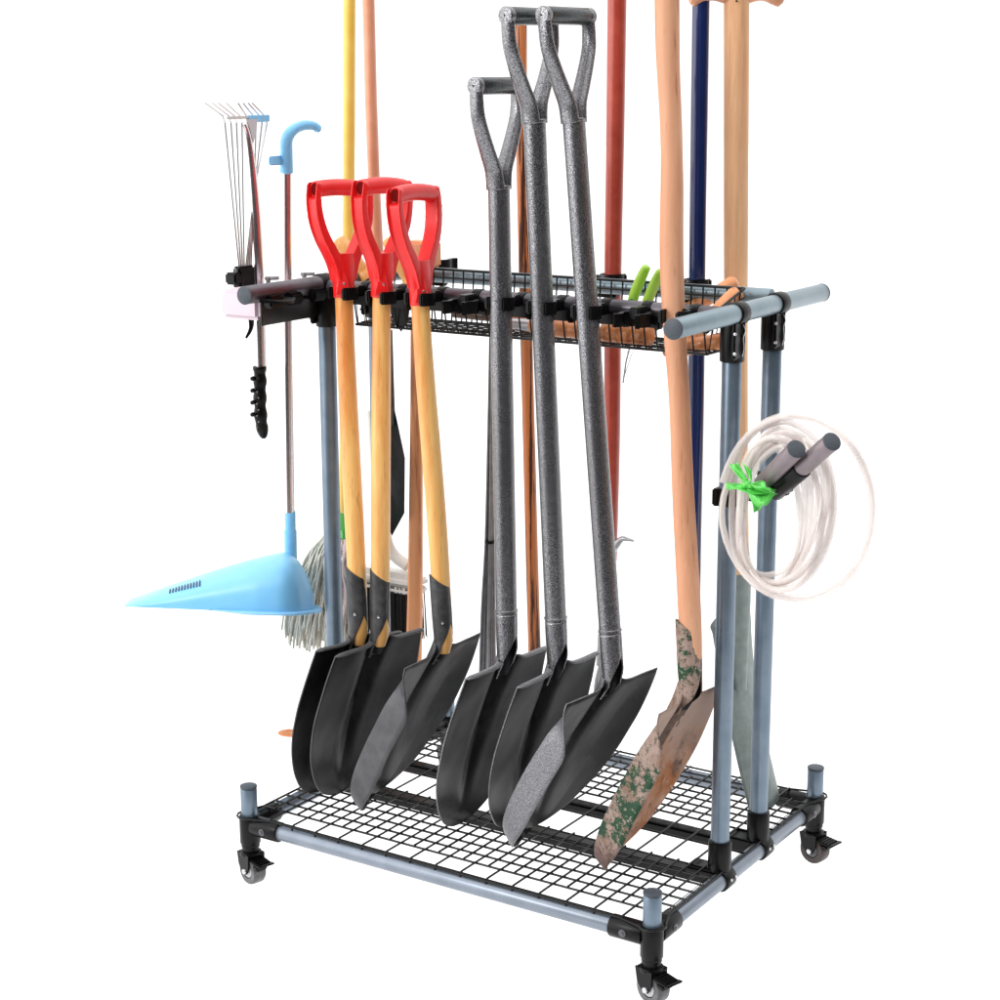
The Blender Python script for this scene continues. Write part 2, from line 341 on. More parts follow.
# wire tray
def tray(b):
    z = .0150; r = .0017; xa, xb, ya, yb = -W+.001, -.001, .001, D-.001; bl = .0185
    def outline(z, sh, rr, bulge):
        P = []
        for (cx, cy, a0) in ((0, 0, 180), (0, D, 270), (-W, D, 0), (-W, 0, 90)):
            x_ = cx-sh if cx == 0 else cx+sh; y_ = cy+sh if cy == 0 else cy-sh
            if bulge:
                for k in range(9):
                    a = math.radians(a0+k*22.5+0); P.append(V(cx+bl*math.cos(a), cy+bl*math.sin(a), z) if 0 < k < 8 else None)
                P = [p for p in P if p is not None]
            else: P.append(V(x_, y_, z))
        return P
    # outer wire: runs on the rails and loops round the four posts
    P = []
    for (cx, cy, angs) in ((-W, 0, (135, 165, 195, 225, 255, 285, 315)), (0, 0, (225, 255, 285, 315, 345, 15, 45)), (0, D, (315, 345, 15, 45, 75, 105, 135)), (-W, D, (45, 75, 105, 135, 165, 195, 225))):
        for a in angs: P.append(V(cx+bl*math.cos(math.radians(a)), cy+bl*math.sin(math.radians(a)), z))
    Q = []
    for i, p in enumerate(P):
        Q.append(p); nx = P[(i+1) % len(P)]
        if (nx-p).length > .2: Q += [p.lerp(nx, .05), p.lerp(nx, .95)]
    for q in Q:
        if abs(q.x+W/2) < W/2-.02: q.y = min(max(q.y, -.004), D+.004)
        if abs(q.y-D/2) < D/2-.02: q.x = min(max(q.x, -W-.004), .004)
    tube(b, Q+[Q[0]], .0017, n=8, cap=False)
    for off, zz, rr in ((.008, z-.004, .0012),):
        tube(b, [V(-W+off, off, zz), V(-off, off, zz), V(-off, D-off, zz), V(-W+off, D-off, zz), V(-W+off, off, zz)], rr, n=8, cap=False)
    n = 16; ya, yb = .038, D-.038; g1, g2 = Y1-.012, Y2+.012
    for i in range(1, n):
        x = -W + W*i/n + random.uniform(-.0004, .0004)
        tube(b, [V(x, -.0045, z-.004), V(x, -.0035, z+.0012), V(x, 0, z+.0026), V(x, D, z+.0026), V(x, D+.0035, z+.0012)], r, n=6)
    for i in range(n):                                              # short wires between the long ones, in two fields
        x = -W + W*(i+.5)/n
        for c0, c1 in ((ya, g1), (g2, yb)): tube(b, [V(x, c0-.0014, z+.0026), V(x, c1+.0014, z+.0026)], r, n=6)
    for c0, c1 in ((ya, g1), (g2, yb)):
        for k in range(7):
            y = c0+(c1-c0)*k/6
            tube(b, [V(-W-.004, y, z), V(-W, y, z), V(0, y, z), V(.004, y, z)], r, n=6)
    tube(b, [V(-W-.004, .2722, z), V(.004, .2722, z)], r, n=6)
make('wire_tray', 'wire', rack, tray)
# wire basket hung between the tool rails
BX0, BX1, BY0, BY1, BZ0, BZ1 = -.650, -.048, .226, .330, .735, .814
def basket(b):
    def rect(z, x0, x1, y0, y1, r):
        P = [V(x0, y0, z), V(x1, y0, z), V(x1, y1, z), V(x0, y1, z), V(x0, y0, z)]
        for i in range(4): tube(b, [P[i], P[i+1]], r, n=8)
    ZF = .786
    for r_, dz in ((.0020, 0), (.0016, -.0125)):
        P = [V(BX0, BY0, ZF+dz), V(BX1, BY0, ZF+dz), V(BX1, BY1, BZ1+dz), V(BX0, BY1, BZ1+dz), V(BX0, BY0, ZF+dz)]
        for i in range(4): tube(b, [P[i], P[i+1]], r_, n=8)
    rect(BZ0, BX0+.006, BX1-.006, BY0+.006, BY1-.006, .0020); rect(BZ0+.003, BX0+.012, BX1-.012, BY0+.012, BY1-.012, .0014)
    n = 32
    for i in range(n+1):
        x = BX0+.008 + (BX1-BX0-.016)*i/n
        tube(b, [V(x, BY0, ZF), V(x, BY0+.0005, ZF-.02), V(x, BY0+.006, BZ0+.004), V(x, BY0+.010, BZ0), V(x, BY1-.010, BZ0), V(x, BY1-.006, BZ0+.004), V(x, BY1, BZ1-.0125), V(x, BY1, BZ1)], .0012, n=6)
    for i in range(6):
        y = BY0+.012 + (BY1-BY0-.024)*i/5
        tube(b, [V(BX0, y, ZF+(BZ1-ZF)*i/5), V(BX0+.006, y, BZ0), V(BX1-.006, y, BZ0), V(BX1, y, ZF+(BZ1-ZF)*i/5)], .0012, n=6)
make('wire_basket', 'wire', rack, basket)

def arcband(b, c, r, th, hgt, a0, a1, n=16, ax=V(0, 0, 1), x=V(1, 0, 0)):
    y = ax.cross(x).normalized(); rings = []
    for i in range(n+1):
        a = math.radians(a0+(a1-a0)*i/n); d = x*math.cos(a)+y*math.sin(a)
        rings.append([b.verts.new(c+d*(r)+ax*s*hgt/2) for s in (-1, 1)] + [b.verts.new(c+d*(r+th)+ax*s*hgt/2) for s in (1, -1)])
    for i in range(n):
        for j in range(4): b.faces.new((rings[i][j], rings[i][(j+1) % 4], rings[i+1][(j+1) % 4], rings[i+1][j]))
    b.faces.new(rings[0][::-1]); b.faces.new(rings[-1])
def clip(cx, cy, cz, r=.0165, empty=False, back=False):
    """black spring clip clamped on a tool rail; cx,cy = centre of the held tool"""
    s = 1 if back else -1
    ry = (Y2+.012) if back else Y1; rz = .806 if back else .792
    def fn(b):
        c = V(cx, cy, cz)
        yb = ry + s*.0125
        pz = rz-.013
        box(b, (cx, ry+s*.0135, pz), (.054, .007, .017), bev=.002)          # mounting plate
        for q in (-.024, .024): box(b, (cx+q, ry+s*.019, pz), (.010, .014, .018), bev=.002)
        rod(b, (cx-.007, ry, rz), (cx+.007, ry, rz), .0128, n=20, bev=.0008)
        L_ = abs(cy-ry)-r-.004
        if L_ > .012: box(b, (cx, ry+s*(.016+(L_-.012)/2), cz), (.016, L_-.008, .016), bev=.002)
        if empty:
            for q in (-1, 1):
                P = [V(cx+q*.004, ry+s*.018, cz), V(cx+q*.014, ry+s*.028, cz), V(cx+q*.019, ry+s*.042, cz), V(cx+q*.013, ry+s*.056, cz), V(cx+q*.018, ry+s*.066, cz)]
                P = [p-V(0, 0, .008) for p in P]
                sweep(b, smooth_path(P, 4), [(-.0030, -.009), (.0030, -.009), (.0030, .009), (-.0030, .009)], up=V(0, 0, 1))
        else:
            a0 = -100 if not back else 80
            # open side points away from the rail, a little to the left
            st = -52 if not back else 128
            arcband(b, c, r, .0035, .018, st, st+262, n=24)
            for a, k in ((st, -1), (st+262, 1)):
                d = V(math.cos(math.radians(a)), math.sin(math.radians(a)), 0)
                box(b, c+d*(r+.003), (.007, .007, .018), bev=.002)
    return make('tool_clip', 'black', rack, fn, smooth=True)
CLIPX = dict(s1=(-.604, .793), s2=(-.537, .791), s3=(-.466, .793), s4=(-.330, .795), s5=(-.264, .793), s6=(-.196, .792), s7=(-.061, .794))
for x in (-.405, -.130): clip(x, .150, .792, empty=True)

# ================================================================== SHOVELS
SH = dict(
 s1=[-0.563, 0.116, 0.277, -0.078, 0.069, 0.169, 0.271, 0.411, 0.088, 0.667],
 s2=[-0.537, 0.133, 0.275, 0.004, 0.036, 0.066, 0.268, 0.311, 0.103, 0.671],
 s3=[-0.427, 0.144, 0.280, -0.077, 0.015, -0.056, 0.275, 0.540, 0.105, 0.660],
 s4=[-0.312, 0.136, 0.282, -0.037, 0.031, 0.041, 0.275, 0.342, 0.104, 0.806],
 s5=[-0.241, 0.158, 0.278, -0.045, -0.011, 0.095, 0.272, 0.371, 0.098, 0.899],
 s6=[-0.137, 0.135, 0.281, -0.110, 0.033, 0.099, 0.280, 0.625, 0.108, 0.901],
 s7=[-0.024, 0.147, 0.279, -0.089, 0.041, 0.020, 0.275, 0.520, 0.085, 1.0])
def frame(q):
    h = V(q[3], q[4], 1).normalized(); u = V(math.sin(q[5]), math.cos(q[5]), 0); u = (u-h*u.dot(h)).normalized()
    return V(*q[:3]), h, u, h.cross(u)
def make_blade(par, key, pointed, step, wing, mats, grooved=.013):
    J, h, u, n = frame(SH[key]); L_, al, w = SH[key][6:9]
    d = (n*math.sin(al) - h*math.cos(al)).normalized(); nn = u.cross(d).normalized()
    if nn.dot(n) > 0: nn = -nn                                  # hollow side, towards the right
    b = bmesh.new(); NS, NT = 64, 36; g = []
    for i in range(NT+1):
        t = 1-(1-i/NT)**1.35; row = []
        Q = math.sin(PI*t**.86) if 0 < t < 1 else 0; k_ = min(1, t/.25); Qn = k_*k_*(3-2*k_); k_ = max(0, (t-.65)/.35); Qn *= 1-.62*k_*k_
        if pointed: wt = w*max(0, 1-t**8)**.36*(1+.24*Qn)
        wf_ = w*(1+.04*Q)*max(0, 1-t**5.0)**.50
        if not pointed: wt = w*(1+.13*math.sin(PI*min(1, t*1.15)))*max(0, 1-t**3.6)**.5
        wn_ = wt
        for j in range(NS+1):
            s = -1+2*j/NS; wt = wn_
            f = max(0, abs(s)-.30)/.70
            Dp = wing*(.03+.97*math.sin(PI*min(1, t*.97)))*min(1, wt/(w*.6)+.15)
            if pointed and s > 0: wt = wf_
            dist = s*wt
            g0 = grooved*1.15*max(0, 1-t/.92)**.7*math.exp(-abs(dist/.013)**1.5)
            rise = .012*math.exp(-(dist/.020)**2)*(1-t)**10
            bow = .010*math.sin(PI*t)
            if pointed:
                as_ = abs(s); f0 = .78 if s < 0 else .6; e = max(0, as_-f0)/(1-f0); dd_ = (min(as_, f0)+max(0, as_-f0)*(1-(.70*Qn if s < 0 else .15*Q)))*wt*(1 if s > 0 else -1)
                p = J + d*(L_*t) + h*rise + u*dd_ + nn*(wing*(Qn if s < 0 else .35*Q)*min(1, wt/(w*.55))*(e**1.25) + wing*.16*Q*as_**2 - g0 - bow)
            else: p = J + d*(L_*t) + h*rise + u*(dist*(1-.12*f*f*wing/.045)) + nn*(Dp*f**1.5 - g0 - bow)
            p += nn*.0012*noise.noise(p*30)*.6
            row.append(b.verts.new(p))
        g.append(row)
    for i in range(NT):
        for j in range(NS):
            f = b.faces.new((g[i][j], g[i][j+1], g[i+1][j+1], g[i+1][j]))
            if len(mats) > 2 and abs(j-NS/2-1) < 6.5*(1-i/NT*1.0)+noise.noise(f.calc_center_median()*90)*4: f.material_index = 2  # groove faces take a darker brown, narrowing towards the tip
    # fold at the top edge
    if step:
        for side in (-1, 1):
            js = [j for j in range(NS+1) if abs(-1+2*j/NS) > .20 and (-1+2*j/NS)*side > 0]
            prev = [g[0][j] for j in js]
            for k in range(1, 6):
                a = k/5*math.radians(115); rr = .0062
                cur = []
                for j in js:
                    e = min(1, (1-abs(-1+2*j/NS))*8+.35)
                    cur.append(b.verts.new(g[0][j].co + nn*rr*(1-math.cos(a))*1.15*e + h*rr*math.sin(a)*e*.9))
                for q in range(len(js)-1): b.faces.new((prev[q], prev[q+1], cur[q+1], cur[q]))
                prev = cur
    bmesh.ops.remove_doubles(b, verts=b.verts, dist=.00002)
    o = link('blade', b, mats[0], par, mats=mats)
    # make face normals point to the hollow side, then thicken backwards with the outer finish
    me = o.data; up_ = nn
    bm2 = bmesh.new(); bm2.from_mesh(me); bmesh.ops.recalc_face_normals(bm2, faces=bm2.faces)
    bm2.faces.ensure_lookup_table()
    acc = sum(f.normal.dot(nn)*f.calc_area() for f in bm2.faces)
    if acc < 0: bmesh.ops.reverse_faces(bm2, faces=bm2.faces)
    bm2.to_mesh(me); bm2.free()
    md = o.modifiers.new('thick', 'SOLIDIFY'); md.thickness = .0022; md.offset = -1; md.material_offset = 1; md.material_offset_rim = 1
    return o
def make_socket(par, key, m, r, top, wood=None, slant=.0100, opn=1):
    J, h, u, n = frame(SH[key]); al = SH[key][7]; nb = -n              # opening faces the hollow side (right)
    d = (n*math.sin(al)-h*math.cos(al))
    b = bmesh.new(); N = 40; rows = []; K = 30; Z0 = -.022
    for i in range(K+1):
        t = i/K; z = Z0+(top-Z0)*t
        rr = r*(1-.08*max(0, 1-max(z, 0)/.05)); c = J+h*z if z >= 0 else J+d*(-z)+n*(z*.10)
        op = math.radians(float(np.interp(z, [Z0, -.010, .006, .024, .042], [112, 100, 78*opn, 38*opn*opn, .2])))
        row = []
        for j in range(N+1):
            a = op+(2*PI-2*op)*j/N; x = nb*math.cos(a)+u*math.sin(a)
            sl = -slant*(x.dot(RT))*max(0, (z-top*.6)/(top*.4)) if top > .03 else 0
            row.append(b.verts.new(c+x*rr+h*sl))
        rows.append(row)
    for i in range(K):
        for j in range(N): b.faces.new((rows[i][j], rows[i][j+1], rows[i+1][j+1], rows[i+1][j]))
    bmesh.ops.recalc_face_normals(b, faces=b.faces)
    o = link('socket', b, m, par, mats=[m, 'blade'])
    me = o.data; cen = J+h*.05-Vector(WLOC[par.name]); acc = sum((p.center-cen).dot(p.normal) for p in me.polygons)
    if acc < 0: me.flip_normals()
    md = o.modifiers.new('thick', 'SOLIDIFY'); md.thickness = .0020; md.offset = -1; md.material_offset = 1; md.material_offset_rim = 0
    return o
def wooden_shovel(key, label, pointed, mats):
    q = SH[key]; J, h, u, n = frame(q); nb = -n; Sx = q[9]
    par = thing('shovel', J+(n*math.sin(q[7])-h*math.cos(q[7]))*q[6], label, 'shovel', 'shovels with red grips')
    make_blade(par, key, pointed, not pointed, .040 if pointed else .014, mats)
    o = make_socket(par, key, 'socket', .0150, .105)
    make('rivet', 'chrome', o, lambda b: rod(b, J+h*.045+(nb*.55-u*.83).normalized()*.0145, J+h*.045+(nb*.55-u*.83).normalized()*.0165, .0022, n=10, bev=.0006))
    def handle(b):
        P = []; K = 30
        for i in range(K+1):
            t = i/K; z = -.004+(Sx-.148)*t
            P.append(J+h*z + u*.0012*math.sin(t*6+ord(key[1]) % 3) + nb*.0014*math.sin(t*4.3))
        def r(t):
            base = .0132+.0012*math.sin(PI*min(1, t*1.1))
            return base*(min(1, .55+t*40) if t < .02 else 1)
        tube(b, P, r, n=28)
    make('handle', 'oak', par, handle)
    # red D grip
    G = J+h*Sx
    def d_grip(b):
        # ferrule
        K, N = 16, 28; rows = []
        for i in range(K+1):
            t = i/K; z = -.155+.064*t
            ru = .0152+.0105*t**1.8; rn = .0158-.0040*t**1.5
            rows.append([b.verts.new(G+h*z+u*ru*math.copysign(abs(math.sin(2*PI*j/N))**.9, math.sin(2*PI*j/N))+nb*rn*math.cos(2*PI*j/N)) for j in range(N)])
        for i in range(K):
            for j in range(N): b.faces.new((rows[i][j], rows[i][(j+1) % N], rows[i+1][(j+1) % N], rows[i+1][j]))
        b.faces.new(rows[0][::-1]); b.faces.new(rows[-1])
        # raised triangular rib on the face of the ferrule
        cf = (nb*.62-u*.78).normalized(); wf = h.cross(cf)
        prism(b, [G-h*.151+cf*.0150-wf*.0105, G-h*.151+cf*.0150+wf*.0105, G-h*.100+cf*.0130+wf*.001], cf, .0045)
        # grip bar
        P = [G+u*(.046*k/8)+h*(.0035*(1-(k/8)**2)) for k in range(-8, 9)]
        sweep(b, P, circ(.0122, 20), up=h)
        # arms: channel section open to the outside
        for s in (-1, 1):
            pts = smooth_path([G+u*s*.0475+h*.0105, G+u*s*.0500+h*-.004, G+u*s*.0505+h*-.022, G+u*s*.0465+h*-.046, G+u*s*.0370+h*-.069, G+u*s*.0250+h*-.088, G+u*s*.0150+h*-.106, G+u*s*.0080+h*-.128], 6)
            def prof(t):
                wd = .0118*(1-.10*t) * (min(1, .62+t*9)); th = .0045+.0045*t
                fl_ = float(np.interp(t, [0, .14, .22, .7], [-.018, -.018, .0010, th*.8])); iw = wd-.0028
                return [(-wd, -th), (wd, -th), (wd*1.02, 0), (wd, th), (iw, th), (iw, fl_), (-iw, fl_), (-iw, th), (-wd, th), (-wd*1.02, 0)]
            x = nb; y = None
            N_ = len(pts); rings = []
            for i, p in enumerate(pts):
                t = (pts[min(i+1, N_-1)]-pts[max(i-1, 0)]).normalized(); o_ = nb.cross(t).normalized()
                if o_.dot(u*s) < 0: o_ = -o_
                rings.append([b.verts.new(p+nb*a+o_*c_) for a, c_ in prof(i/(N_-1))])
            k = 10
            for i in range(N_-1):
                for j in range(k): b.faces.new((rings[i][j], rings[i][(j+1) % k], rings[i+1][(j+1) % k], rings[i+1][j]))
            b.faces.new(rings[0][::-1]); b.faces.new(rings[-1])
    gr = make('grip', 'red', par, d_grip)
    md = gr.modifiers.new('fuse', 'REMESH'); md.mode = 'VOXEL'; md.voxel_size = .00095; md.use_smooth_shade = True
    md = gr.modifiers.new('soft', 'SMOOTH'); md.factor = .5; md.iterations = 14
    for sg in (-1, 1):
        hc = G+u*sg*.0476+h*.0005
        make('hollow', 'redhollow', gr, lambda b: prism(b, [hc+nb*.0072*math.cos(2*PI*k/24)+h*.0088*math.sin(2*PI*k/24) for k in range(24)], u, .0010))  # dark plate paints the shade of a deeper recess
    pr = (nb*.75-u*.66).normalized()
    make('rivet', 'chrome', gr, lambda b: rod(b, G-h*.135+pr*.0150, G-h*.135+pr*.0180, .0020, n=10, bev=.0006))
    return par
wooden_shovel('s1', 'red gripped wooden shovel with rounded black blade, farthest left of the three red grips', False, ['blade', 'bladeout'])
wooden_shovel('s2', 'red gripped wooden shovel with rounded black blade, middle one of the three red grips', False, ['blade', 'bladeout'])
wooden_shovel('s3', 'red gripped wooden shovel with pointed grey edged blade, nearest the grey shovels', True, ['blade', 'bladeout'])

def metal_shovel(key, label, pointed, mats):
    q = SH[key]; J, h, u, n = frame(q); nb = -n; Sx = q[9]; G = J+h*Sx; u = V(u.x, u.y, 0).normalized()
    par = thing('shovel', J+(n*math.sin(q[7])-h*math.cos(q[7]))*q[6], label, 'shovel', 'all metal grey shovels')
    make_blade(par, key, pointed, not pointed, .040 if pointed else .013, mats)
    make_socket(par, key, 'hammer', .0158, .074, slant=.0)
    def shaft(b):
        zt = Sx-.134; z0 = .066
        tube(b, [J+h*z0, J+h*(z0+.004), J+h*(z0+.3), J+h*(zt-.2), J+h*zt], .0152, n=32)
        for zz in (.078, zt-.001):    # weld seams
            tube(b, [J+h*(zz-.0025), J+h*(zz-.0012), J+h*(zz+.0012), J+h*(zz+.0025)], lambda t: .0152+.0016*math.sin(PI*t), n=32)
    make('shaft', 'hammer', par, shaft)
    def yoke(b):
        for s in (-1, 1):
            P = smooth_path([G+u*s*.0475+h*.004, G+u*s*.0475-h*.016, G+u*s*.0450-h*.040, G+u*s*.0350-h*.066, G+u*s*.0225-h*.092, G+u*s*.0115-h*.114, G+u*s*.0075-h*.138], 6)
            rr = lambda t: (.0075*(1-t)+.0125*t)
            # flattened tube that becomes half of the shaft
            N_ = len(P); rings = []
            for i, p in enumerate(P):
                t = (P[min(i+1, N_-1)]-P[max(i-1, 0)]).normalized(); o_ = nb.cross(t).normalized()
                f = i/(N_-1); ra = .0100+.0052*f**1.5; rb = .0066+.0016*f
                rings.append([b.verts.new(p+nb*ra*math.cos(2*PI*j/20)+o_*rb*math.sin(2*PI*j/20)) for j in range(20)])
            for i in range(N_-1):
                for j in range(20): b.faces.new((rings[i][j], rings[i][(j+1) % 20], rings[i+1][(j+1) % 20], rings[i+1][j]))
            b.faces.new(rings[0][::-1]); b.faces.new(rings[-1])
            rod(b, G+u*s*.0425, G+u*s*.0535, .0118, n=28, bev=.0015)
    y_ = make('yoke', 'hammer', par, yoke)
    md = y_.modifiers.new('fuse', 'REMESH'); md.mode = 'VOXEL'; md.voxel_size = .0010; md.use_smooth_shade = True
    md = y_.modifiers.new('soft', 'SMOOTH'); md.factor = .5; md.iterations = 3
    make('grip', 'grip', par, lambda b: rod(b, G-u*.0424, G+u*.0424, .0116, n=28, bev=.001))
    for s in (-1, 1): make('screw', 'black', y_, lambda b: rod(b, G+u*s*.053, G+u*s*.0543, .0017, n=10, bev=.0003))
    return par
metal_shovel('s4', 'all metal grey shovel with the lowest handle, leftmost of the grey shovels', False, ['blade', 'hamblade'])
metal_shovel('s5', 'tall all metal grey shovel standing between two other grey shovels', False, ['blade', 'hamblade'])
metal_shovel('s6', 'tall all metal grey shovel with pointed speckled edge blade, rightmost of the grey ones', True, ['blade', 'hamblade'])

# the worn shovel
q = SH['s7']; J, h, u, n = frame(q); nb = -n
par = thing('shovel', J+(n*math.sin(q[7])-h*math.cos(q[7]))*q[6], 'old shovel with peach wood handle and rusty blade with flaking green paint', 'shovel')
make_blade(par, 's7', True, False, .040, ['rust', 'wornpaint', 'frog', 'wornpaint'], grooved=.017)
make_socket(par, 's7', 'wornpaint', .0170, .098, slant=.013, opn=.62)
ptsx = [(666.5, -60), (667, 0), (668, 60), (671, 125), (672, 180), (671.5, 250), (674, 320), (679.5, 400), (683, 490), (688.5, 590), (691, 650)]
def old_handle(b):
    P = []
    for (px, py) in ptsx:
        # keep the depth of the leaning shaft
        base = at(px, py, y=.15); z = base.z; yy = J.y+(h.y/h.z)*(z-J.z); P.append(at(px, py, y=yy))
    P.append(J+h*.026)
    tube(b, smooth_path(P, 6), lambda t: (.0152+.0008*math.sin(t*17)-.0006*t)*(1 if t < .97 else 1-.5*((t-.97)/.03)**2), n=28)
make('handle', 'peach', par, old_handle)
for k, (cx, cz) in CLIPX.items():
    J, h, u, n = frame(SH[k]); p = J+h*((cz-J.z)/h.z)
    if k == 's7': p = at(675.5, 318, y=.150)
    clip(p.x, p.y, cz, r=.0175 if k in ('s1', 's2', 's3') else .0158)

# ================================================================== THINGS AT THE BACK
def path_px(l, y): return [at(a, b_, y=y) for a, b_ in l]
# yellow mop
YM = .335
par = thing('string_mop', at(325, 660, y=YM), 'string mop with yellow pole and green clamp hanging behind the left posts', 'mop')
make('handle', 'yellowpole', par, lambda b: tube(b, path_px([(349.5, -60), (349.5, 0), (349, 170), (347, 350), (344, 512)], YM), .0092, n=20))
def mclamp(b):
    c = at(342, 535, y=YM)
    tube(b, [c+V(0, 0, .052), c+V(0, 0, .045), c+V(0, 0, .01)], lambda t: .007+.007*t, n=16)
    box(b, c+V(0, 0, .004), (.030, .024, .022), bev=.005)
make('clamp', 'brightgreen', par, mclamp)
for nm, mt, x0, x1, cnt in (('grey_strings', 'string', -.056, .012, 210), ('pink_strings', 'pinkstring', -.005, .022, 46)):
    def strs(b):
        c = at(342, 538, y=YM)
        for i in range(cnt):
            f = random.random(); x = x0+(x1-x0)*f; yy = random.uniform(-.013, .013)
            L_ = random.uniform(.155, .200) if nm == 'grey_strings' else random.uniform(.12, .16)
            sp = (x*1.45+random.uniform(-.012, .008)) if nm == 'grey_strings' else random.uniform(-.012, .012)
            P = [c+V(x*.6, yy*.6, 0)]
            for k in range(1, 8):
                t = k/7; P.append(c+V(x*.6+sp*math.sin(t*PI/2*.95)*(.9) + .004*math.sin(t*9+i), yy*(.6+t*1.6)+.004*math.cos(t*8+i*2), -L_*t**1.1))
            tube(b, smooth_path(P, 3), .0019, n=5)
    s_ = make(nm, mt, par, strs); s_['kind'] = 'stuff'
# small spade with salmon pole, black blade at mid height
YB = .40
par = thing('garden_hoe', at(392, 535, y=YB), 'salmon poled tool with small black pointed blade hanging behind the red grips', 'hoe')
make('handle', 'pinkpole', par, lambda b: tube(b, path_px([(367, -60), (368.5, 0), (371, 100), (374, 180), (377, 240), (381, 320), (388, 400)], YB), .0095, n=20))
def hb(b):
    P = [(380, 374), (389, 385), (397, 420), (405, 458), (404.5, 513), (392, 536), (378, 500), (374, 420)]
    A = path_px(P, YB); prism(b, A, (FW*-1).normalized(), .004)
make('blade', 'blade', par, hb)
make('ferrule', 'socket', par, lambda b: tube(b, path_px([(385.5, 330), (387, 380), (388.5, 425)], YB-.004), .0115, n=18))
# broom with white head and black bristles
par = thing('broom', at(395, 650, y=.44), 'off white broom head with black bristles behind the second red handled shovel', 'broom')
YBR = .44
make('handle', 'whitepl', par, lambda b: tube(b, smooth_path(path_px([(372, 410), (378, 480), (388, 545), (408, 566)], YBR), 6), .010, n=16))
def bh(b):
    c = at(392, 577, y=YBR); box(b, c, (.13, .045, .026), bev=.010); box(b, c+V(0, 0, -.016), (.12, .040, .010), bev=.003)
make('head', 'whitepl', par, bh)
def br(b):
    c = at(392, 583, y=YBR)
    for i in range(420):
        x = random.uniform(-.057, .057); yy = random.uniform(-.018, .018)
        tube(b, [c+V(x, yy, 0), c+V(x*1.03, yy*1.1, -.045), c+V(x*1.06+random.uniform(-.002, .002), yy*1.2, -.088+random.uniform(-.004, 0))], .0009, n=4)
s_ = make('bristles', 'bristle', par, br); s_['kind'] = 'stuff'
# thick salmon wooden pole
par = thing('wooden_pole', at(412, 770, y=.43), 'thick salmon wooden stake standing behind the third red gripped shovel', 'stake')
def stake(b):
    P = path_px([(416, 318), (416.5, 400), (416, 500), (415, 600), (413, 680), (410, 742)], .43)
    sweep(b, smooth_path(P, 5), [(-.0155, -.010), (-.012, -.0135), (.012, -.0135), (.0155, -.010), (.0155, .010), (.012, .0135), (-.012, .0135), (-.0155, .010)], scale=lambda t: .62+.50*t, up=(RT))
make('shaft', 'salmon', par, stake)
# folded leaf rake: bundle of grey rods
par = thing('steel_rods', at(488, 700, y=.40), 'bundle of thin dark grey steel rods standing behind the leftmost grey shovel', 'rods')
def rods(b):
    for k in range(6):
        o = k-2.5
        P = path_px([(492+o*.55, 318), (491+o*1.0, 430), (489.5+o*1.5, 541), (488+o*2.4, 610), (487+o*3.1, 700)], .40+.004*(k % 3))
        tube(b, smooth_path(P, 4), .0021+.0006*(k % 2), n=8)
make('rods', 'greyrod', par, rods)
make('tie', 'black', par, lambda b: rod(b, at(490, 543, y=.402), at(490, 540.5, y=.402), .0085, n=16, bev=.0005))
# striped brown pole
par = thing('hoe', at(535, 740, y=.41), 'dark striped brown wooden pole rising between the tall grey shovels', 'pole')
make('handle', 'stripe', par, lambda b: tube(b, smooth_path(path_px([(521, 14), (521.5, 125), (525, 280), (529, 440), (532, 560), (534.5, 650), (536, 740)], .41), 5), lambda t: .0088+.0018*t, n=20))
# red pole with grey claw
par = thing('cultivator', at(603, 740, y=.40), 'tall red painted pole with a grey hook behind the grey shovels', 'cultivator')
make('handle', 'redpole', par, lambda b: tube(b, smooth_path(path_px([(617.5, -60), (617, 0), (615, 150), (613, 270), (612, 430), (609, 560)], .40), 5), lambda t: .0140-.0018*t, n=24))
def claw(b):
    tube(b, path_px([(609, 530), (607, 600), (603, 665)], .40), .0110, n=18)
    P = path_px([(610, 552), (616, 545), (622, 539), (628, 539.5), (634, 541)], .395)
    tube(b, smooth_path(P, 5), lambda t: .0062*(1-t)+.0014, n=10)
    for e in ((596, 700), (610, 715), (603, 725)):
        tube(b, smooth_path(path_px([(604, 655), ((604+e[0])/2-3, 680), e], .40), 4), .004, n=8)
make('claw', 'hub', par, claw)
# navy pole
par = thing('long_pole', at(691, 735, y=.40), 'long shiny navy blue pole standing behind the rusty shovel', 'pole')
make('handle', 'bluepole', par, lambda b: tube(b, smooth_path(path_px([(701.5, -60), (701, 0), (699.5, 100), (697.5, 240), (696, 400), (693, 560), (691, 735)], .40), 5), lambda t: .0122, n=28))
# wooden T handled spade
par = thing('spade', at(766, 805, y=.44), 'pale wooden T handled spade with flat grey green blade at the right', 'spade')
make('handle', 'cream', par, lambda b: tube(b, smooth_path(path_px([(736.5, -6), (736.5, 60), (736, 200), (736, 330), (736.5, 450), (737.5, 540), (738, 584)], .43), 5), lambda t: .0178-.0012*t, n=28))
def tg(b):
    c = at(736.5, -9, y=.43); K, N = 24, 16; rows = []
    ux = V(.75, .66, 0).normalized()
    for i in range(K+1):
        s = -1+2*i/K; wz = .0185+.0045*abs(s)**2*1 - .0075*math.exp(-((abs(s)-.55)/.25)**2)*.9
        wn_ = .016
        if abs(s) > .93: wz *= .75; wn_ *= .8
        rows.append([b.verts.new(c+ux*s*.066+V(0, 0, 1)*wz*math.sin(2*PI*j/N)+ux.cross(V(0, 0, 1))*wn_*math.cos(2*PI*j/N)) for j in range(N)])
    for i in range(K):
        for j in range(N): b.faces.new((rows[i][j], rows[i][(j+1) % N], rows[i+1][(j+1) % N], rows[i+1][j]))
    b.faces.new(rows[0][::-1]); b.faces.new(rows[-1])
g_ = make('grip', 'peach', par, tg)
